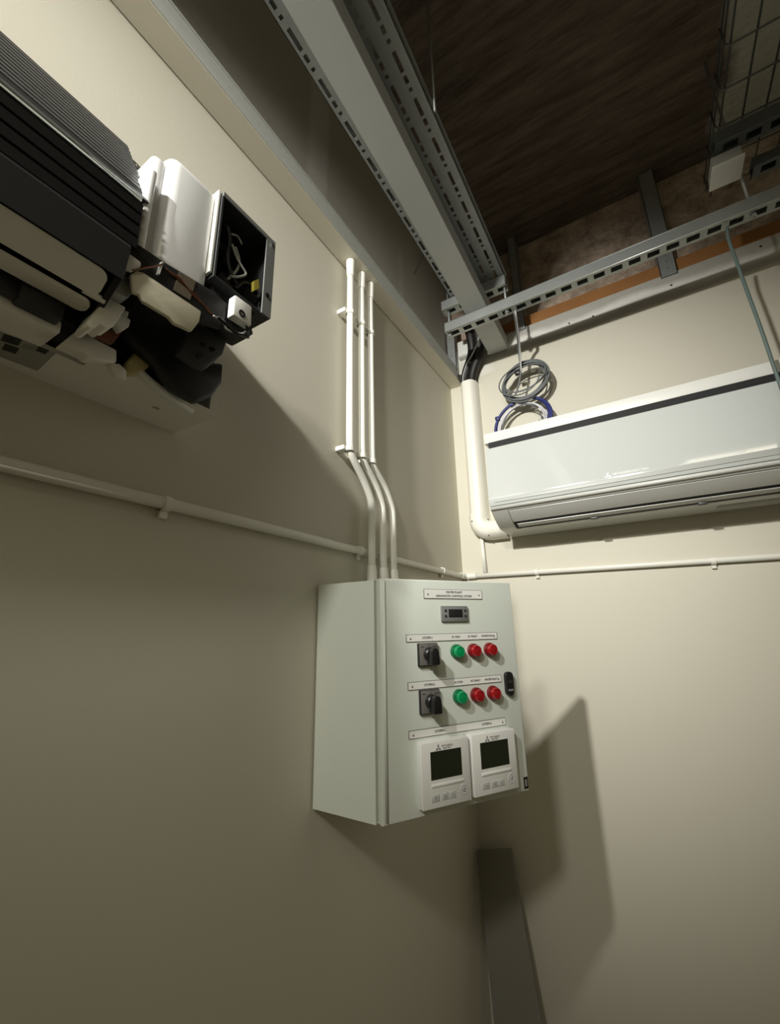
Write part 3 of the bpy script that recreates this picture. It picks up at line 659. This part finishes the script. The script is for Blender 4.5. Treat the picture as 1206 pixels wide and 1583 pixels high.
# elbow: outline swept from down to right
prof2 = dprof(-0.0375, 0.0375, 0.064); rings = []
for k in range(9):
    a = math.pi/2*k/8
    c = Vector((0.1385-0.0445*math.cos(a), 0, 1.852-0.0445*math.sin(a))); out = Vector((-math.cos(a), 0, -math.sin(a)))
    rings.append([b.verts.new(c - out*px_*1.0 + Vector((0, y, 0))) for px_, y in prof2])
rings.append([b.verts.new(v.co + Vector((0.064, 0, 0))) for v in rings[-1]])
rings.insert(0, [b.verts.new(v.co + Vector((0, 0, 0.022))) for v in rings[0]])
for A, B in zip(rings, rings[1:]):
    for k in range(len(A)-1): b.faces.new((A[k], A[k+1], B[k+1], B[k]))
b.faces.new(rings[0]); b.faces.new(rings[-1][::-1]); bmesh.ops.recalc_face_normals(b, faces=b.faces)
obj('elbow_cover', b, 'ductpvc', dc)
for u, v in ((730, 806), (755, 803), (756, 828)):
    p = aty(u, v, -0.0625)
    obj('duct_screw', lathe(BM(), [(0, 0), (.003, 0), (.003, .0015), (0, .002)], 10, Matrix.Translation(p) @ Matrix.Rotation(math.pi/2, 4, 'X')), 'black', dc)
lp = thing('pipe_bundle', 'black lagged refrigerant pipes bending from the grey trunking into the ivory duct', 'pipe', (0.1, -0.04, 2.45))
pts = smooth_path([(0.096, -0.030, 2.4645), (0.098, -0.032, 2.49), (0.112, -0.038, 2.525), (0.134, -0.048, 2.56), (0.149, -0.06, 2.60), (0.152, -0.08, 2.65), (0.152, -0.10, 2.675)], 8)
obj('lagging', tube(BM(), [p + Vector((-0.015, 0, 0.002)) for p in pts], 0.0195, 14), 'lagging', lp)
obj('lagging', tube(BM(), [p + Vector((0.016, 0.002, -0.003)) for p in pts], 0.0185, 14), 'lagging', lp)
pts = smooth_path([aty(u, v, y) for (u, v), y in zip(((742, 515), (738, 530), (730, 548), (722, 562), (716, 582), (716, 596)), (-.13, -.11, -.08, -.06, -.05, -.05))], 6)
obj('pale_lead', tube(BM(), pts, 0.003, 8), 'palecab', lp)

# ------------------------------------------------------------------ trunking, perforated tray, struts
obj_tr = BM(); prism(obj_tr, [(0.192, -0.013, 2.5755), (0.273, -0.013, 2.5755), (0.320, -3.1, 2.5755), (0.239, -3.1, 2.5755)], (0, 0, 0.061)); bevel_all(obj_tr, .0012, 1)
tag(rebase(obj('trunking', obj_tr, 'trunk')), 'long plain grey steel trunking slung under the perforated cable tray', 'trunking')
tr = thing('cable_tray', 'perforated steel cable tray running above the grey trunking towards the back wall', 'cable tray', (0.245, -1.0, 2.68))
TX0, TX1, TY0, TY1, TZ = 0.141, 0.350, -3.0, -0.262, 2.6795
b = BM(); th = 0.0016
rows = [0.0130, 0.052, 0.0875, 0.1125, 0.148, 0.1835]   # slot row centres from the left edge
sw = 0.0045
edges = [0.0] + [e for r_ in rows for e in (r_-sw, r_+sw)] + [TX1-TX0]
for a, c in zip(edges[0::2], edges[1::2]): add_box(b, TX0+a, TX0+c, TY0, TY1, TZ, TZ+th)
P_ = 0.100
for j, r_ in enumerate(rows):
    xa, xb = TX0+r_-sw, TX0+r_+sw; y = TY0 + (0.05 if j % 2 else 0.0) - 0.1
    while y < TY1:     # one long slot, one short one, one hole per pitch
        for s0, s1 in ((0.0, 0.016), (0.058, 0.066), (0.082, 0.092)):
            a, c = max(TY0, y+s0), min(TY1, y+s1)
            if c > a: add_box(b, xa, xb, a, c, TZ, TZ+th)
        y += P_
obj('perforated_base', b, 'galvd', tr)
for nm, xx in (('side_flange', TX0), ('side_flange', TX1-.0016)):
    b = BM(); add_box(b, xx, xx+.0016, TY0, TY1, TZ, TZ+.007); add_box(b, xx, xx+.0016, TY0, TY1, TZ+.016, TZ+.025)
    y = TY0
    while y < TY1: add_box(b, xx, xx+.0016, y, min(TY1, y+.05), TZ+.007, TZ+.016); y += .1
    add_box(b, xx-.003, xx+.0046, TY0, TY1, TZ+.025, TZ+.028)
    obj(nm, b, 'galvd', tr)
def strut(name, x0, x1, yf, z0, label, slots=True, H=0.041, D=0.041, group=None, mt='galv'):
    """steel channel along x: plain front and top, slotted underside, rolled lips"""
    s = thing(name, label, 'steel channel', ((x0+x1)/2, yf+D/2, z0), group)
    b = BM(); t = .0025
    add_box(b, x0, x1, yf, yf+t, z0, z0+H, .0008, 1); add_box(b, x0, x1, yf+D-t, yf+D, z0, z0+H)
    add_box(b, x0, x1, yf+t, yf+.010, z0, z0+t); add_box(b, x0, x1, yf+D-.010, yf+D-t, z0, z0+t)
    add_box(b, x0, x1, yf+t, yf+D-t, z0+H-t, z0+H)
    x = x0
    while x < x1: add_box(b, x, min(x1, x+.018), yf+.010, yf+D-.010, z0, z0+t); x += .05
    obj('channel', b, mt, s); 
    b = tube(BM(), [(x0, yf+.0005, z0+.001), (x1, yf+.0005, z0+.001)], 0.0018, 8); obj('rolled_lip', b, 'lip' if mt == 'galv' else mt, s)  # paler lower lip: highlight along the edge put into the colour
    b = tube(BM(), [(x0, yf+.0005, z0+H-.001), (x1, yf+.0005, z0+H-.001)], 0.0018, 8); obj('rolled_lip', b, mt, s)
    return s
st1 = strut('strut_channel', 0.109, 1.75, -0.300, 2.534, 'long galvanised steel channel crossing under the grey trunking beside the back wall')
strut('strut_channel', 0.101, 0.352, -0.300, 2.637, 'short steel channel between the trunking and the perforated tray')
def rod(p0, p1, label, r=0.0042, nuts=()):
    o = thing('threaded_rod', label, 'rod', p0, 'hanger rods')
    obj('rod', tube(BM(), [p0, p1], r, 10), 'galv', o)
    for z in nuts:
        obj('nut', lathe(BM(), [(r, -.004), (.0085, -.004), (.0085, .004), (r, .004), (r, -.004)], 6, Matrix.Translation((p0[0], p0[1], z))), 'galv', o)
    return o
rod((0.343, -0.279, 2.522), (0.343, -0.279, 2.75), 'threaded rod tying the two steel channels right of the trunking', nuts=(2.580, 2.532, 2.683))
rod((0.122, -0.279, 2.515), (0.122, -0.279, 2.73), 'threaded rod tying the two steel channels left of the trunking', nuts=(2.580, 2.525, 2.683))
rod((0.3585, -0.895, 2.66), (0.3585, -0.895, SLAB), 'thin hanger rod dropping from the dark slab right of the perforated tray', r=0.0035)
rod((1.03, -0.279, 2.525), (1.03, -0.279, SLAB), 'hanger rod standing on the long channel under the mesh basket', r=0.004, nuts=(2.528, 2.58))
# corner upright with white junction box, studs
def stud(x0, x1, z0, z1, y0, label, depth=0.06):
    s = thing('steel_stud', label, 'stud', ((x0+x1)/2, y0+depth/2, z0))
    b = BM(); t = .002
    add_box(b, x0, x1, y0, y0+t, z0, z1); add_box(b, x0, x0+t, y0, y0+depth, z0, z1); add_box(b, x1-t, x1, y0, y0+depth, z0, z1)
    obj('stud_channel', b, 'galvd', s)
    for k in range(3):
        z = z0+.03+k*.03
        obj('stud_screw', lathe(BM(), [(0, 0), (.003, 0), (.003, .0015), (0, .002)], 8, Matrix.Translation(((x0+x1)/2, y0, z)) @ Matrix.Rotation(math.pi/2, 4, 'X')), 'steelscrew', s)
    return s
stud(0.318, 0.352, 2.648, 3.14, -0.006, 'galvanised steel stud standing on the wall head beside the grey trunking')
stud(0.835, 0.885, 2.648, 3.14, -0.006, 'galvanised steel stud standing on the wall head midway along the long channel')
stud(1.42, 1.47, 2.648, 3.14, -0.006, 'galvanised steel stud standing on the wall head at the far right end')
stud(0.006, 0.046, 2.535, 2.80, -0.030, 'short steel upright in the wall corner left of the black pipes', 0.028)
jb = thing('junction_box', 'small white junction box on the timber behind the grey trunking', 'box', (0.085, -0.015, 2.60))
obj('box_body', box(0.055, 0.118, -0.028, -0.001, 2.605, 2.685, bev=.004), 'whitepl', jb)
obj('box_lid', box(0.058, 0.115, -0.032, -0.028, 2.608, 2.682, bev=.002), 'whitepl', jb)
b = tube(BM(), [atx(655, 395, 0.135), atx(640, 424, 0.09)], 0.0016, 6)
tag(rebase(obj('tie_wire', b, 'blackm')), 'short black tie wire sticking out left from the perforated tray', 'wire')

# ------------------------------------------------------------------ mesh basket, its channels and the white box, upper right
bk = thing('basket_tray', 'wire mesh cable basket hanging under the slab at the upper right', 'cable tray', (1.12, -0.7, 2.75))
BZ = 2.76; bx0, bx1, by0, by1 = 0.985, 1.285, -2.4, -0.16; wr = 0.0024
for k in range(7):
    x = bx0 + k*.05
    obj('long_wire', tube(BM(), [(x, by0, BZ), (x, by1, BZ)], wr, 8), 'wire', bk)
for x in (bx0-.006, bx1+.006):
    for dz in (.03, .058): obj('side_wire', tube(BM(), [(x, by0, BZ+dz), (x, by1, BZ+dz)], wr, 8), 'wire', bk)
y = by1-.03
while y > by0:
    obj('cross_wire', tube(BM(), [(bx0-.009, y, BZ+.062), (bx0-.009, y, BZ+.008), (bx0-.004, y, BZ-.004), (bx1+.004, y, BZ-.004), (bx1+.009, y, BZ+.008), (bx1+.009, y, BZ+.062)], wr, 8), 'wire', bk)
    y -= .1
strut('strut_channel', 0.962, 1.40, -0.405, 2.690, 'dark steel channel carrying the mesh basket nearer the camera', mt='darkch')
strut('strut_channel', 1.055, 1.42, -0.300, 2.668, 'dark steel channel under the mesh basket nearer the back wall', H=.03, mt='darkch')
wbx = thing('light_fitting', 'small white box fitting hung below the mesh basket', 'fitting', (1.0, -0.35, 2.62))
obj('fitting_body', box(0.952, 1.018, -0.375, -0.305, 2.650, 2.686, bev=.003), 'acgrey', wbx)
obj('fitting_lid', box(0.949, 1.021, -0.378, -0.302, 2.645, 2.651, bev=.001), 'whitepl', wbx)
dcb = thing('hanging_cable', 'grey-green cable hanging from the long channel in front of the air conditioner', 'cable', (1.0, -0.285, 2.52))
pts = smooth_path([aty(u, v, y_) for (u, v), y_ in zip(((1124, 352), (1127, 372), (1139, 405), (1155, 450), (1177, 510), (1194, 560), (1216, 625), (1240, 720)), (-.279, -.281, -.284, -.287, -.29, -.293, -.296, -.30))] + [(1.075, -.300, 1.6), (1.08, -.300, 1.2), (1.078, -.300, 0.85)], 6)
obj('cable', tube(BM(), pts, 0.0042, 10), 'greencab', dcb)
obj('gland', lathe(BM(), [(0, 0), (.009, 0), (.009, .012), (.005, .02), (0, .02)], 12, Matrix.Translation(aty(1145, 336, -.279))), 'black', dcb)

# ------------------------------------------------------------------ cable coils above the back air conditioner
def coil(turns, c, rx_, rz_, y0, jit, phase=0.0, tilt=0.0, n=40, seed=1):
    rnd = random.Random(seed); pts = []
    ks = [(rnd.uniform(-1, 1), rnd.uniform(-1, 1), rnd.uniform(-1, 1), rnd.uniform(-1, 1)) for _ in range(turns+2)]
    for i in range(turns*n+1):
        t = i/n; k = int(t); f_ = t-k
        j = [ks[k][q]*(1-f_)+ks[k+1][q]*f_ for q in range(4)]
        a = phase + 2*math.pi*t
        r1, r2 = rx_+j[0]*jit, rz_+j[1]*jit
        x, z = r1*math.cos(a), r2*math.sin(a)
        pts.append(Vector((c[0]+x+j[2]*jit*.7, y0 + j[3]*jit*.9 + tilt*z, c[1]+z+x*0.12+j[3]*jit*.5)))
    return pts
gc = thing('cable_coil', 'tied coil of grey data cable hanging from the long channel', 'cable coil', (0.33, -0.07, 2.28))
obj('coil_loops', tube(BM(), coil(8, (0.336, 2.362), 0.083, 0.076, -0.078, 0.013, seed=3), 0.0031, 8), 'greycab', gc)
obj('coil_loops', tube(BM(), coil(3, (0.333, 2.374), 0.090, 0.056, -0.086, 0.022, seed=8), 0.0027, 8), 'greycab', gc)
pts = smooth_path([aty(796, 488, -.26) + Vector((0, -.006, .02))] + [aty(u, v, y_) for (u, v), y_ in zip(((796, 488), (799, 510), (802, 540), (805, 572), (802, 595), (796, 612)), (-.26, -.20, -.13, -.10, -.092, -.088))], 6)
obj('drop_cable', tube(BM(), pts, 0.0040, 8), 'greycab', gc)
pts = smooth_path([aty(798, 488, -.262) + Vector((0, -.006, .02))] + [aty(u, v, y_) for (u, v), y_ in zip(((798, 488), (801, 510), (804, 540), (806, 575)), (-.262, -.202, -.132, -.10))], 6)
obj('drop_cable', tube(BM(), pts, 0.0030, 8), 'palecab', gc)
pt = aty(800, 576, -.094)
obj('cable_tie', box(pt.x-.010, pt.x+.012, pt.y-.010, pt.y+.012, pt.z-.009, pt.z+.007, bev=.003), 'black', gc)
bc = thing('cable_coil', 'coil of blue data cable standing on the back air conditioner', 'cable coil', (0.305, -0.06, 2.09))
obj('coil_loops', tube(BM(), coil(7, (0.307, 2.202), 0.104, 0.096, -0.062, 0.0045, seed=5), 0.0038, 8), 'bluecab', bc)
obj('coil_tape', box(0.206, 0.222, -0.072, -0.052, 2.236, 2.250, bev=.002), 'bluecab', bc)
wc = thing('cable_coil', 'thin coil of white cable just inside the blue coil', 'cable coil', (0.305, -0.06, 2.09))
obj('coil_loops', tube(BM(), coil(4, (0.304, 2.194), 0.088, 0.086, -0.058, 0.006, seed=9), 0.0028, 8), 'whitecab', wc)
obj('coil_loops', tube(BM(), coil(1, (0.300, 2.188), 0.078, 0.088, -0.056, 0.008, seed=12), 0.0026, 8), 'greycab', wc)

# ------------------------------------------------------------------ board leaning in the corner
a, b_ = aty(736, 1316, -0.062), aty(789, 1314, -0.062)
c, d = aty(764, 1583, -0.125), aty(837, 1583, -0.125)
k = a.z/(a.z-c.z)*1.0
fl = a + (c-a)*(a.z/(a.z-c.z)); fr = b_ + (d-b_)*(b_.z/(b_.z-d.z))
B = prism(BM(), [a, b_, fr, fl], (0.0, 0.016, 0.0)); bevel_all(B, .0012, 1)
tag(rebase(obj('leaning_board', B, 'plank')), 'grey board standing on end in the corner below the control panel', 'board')
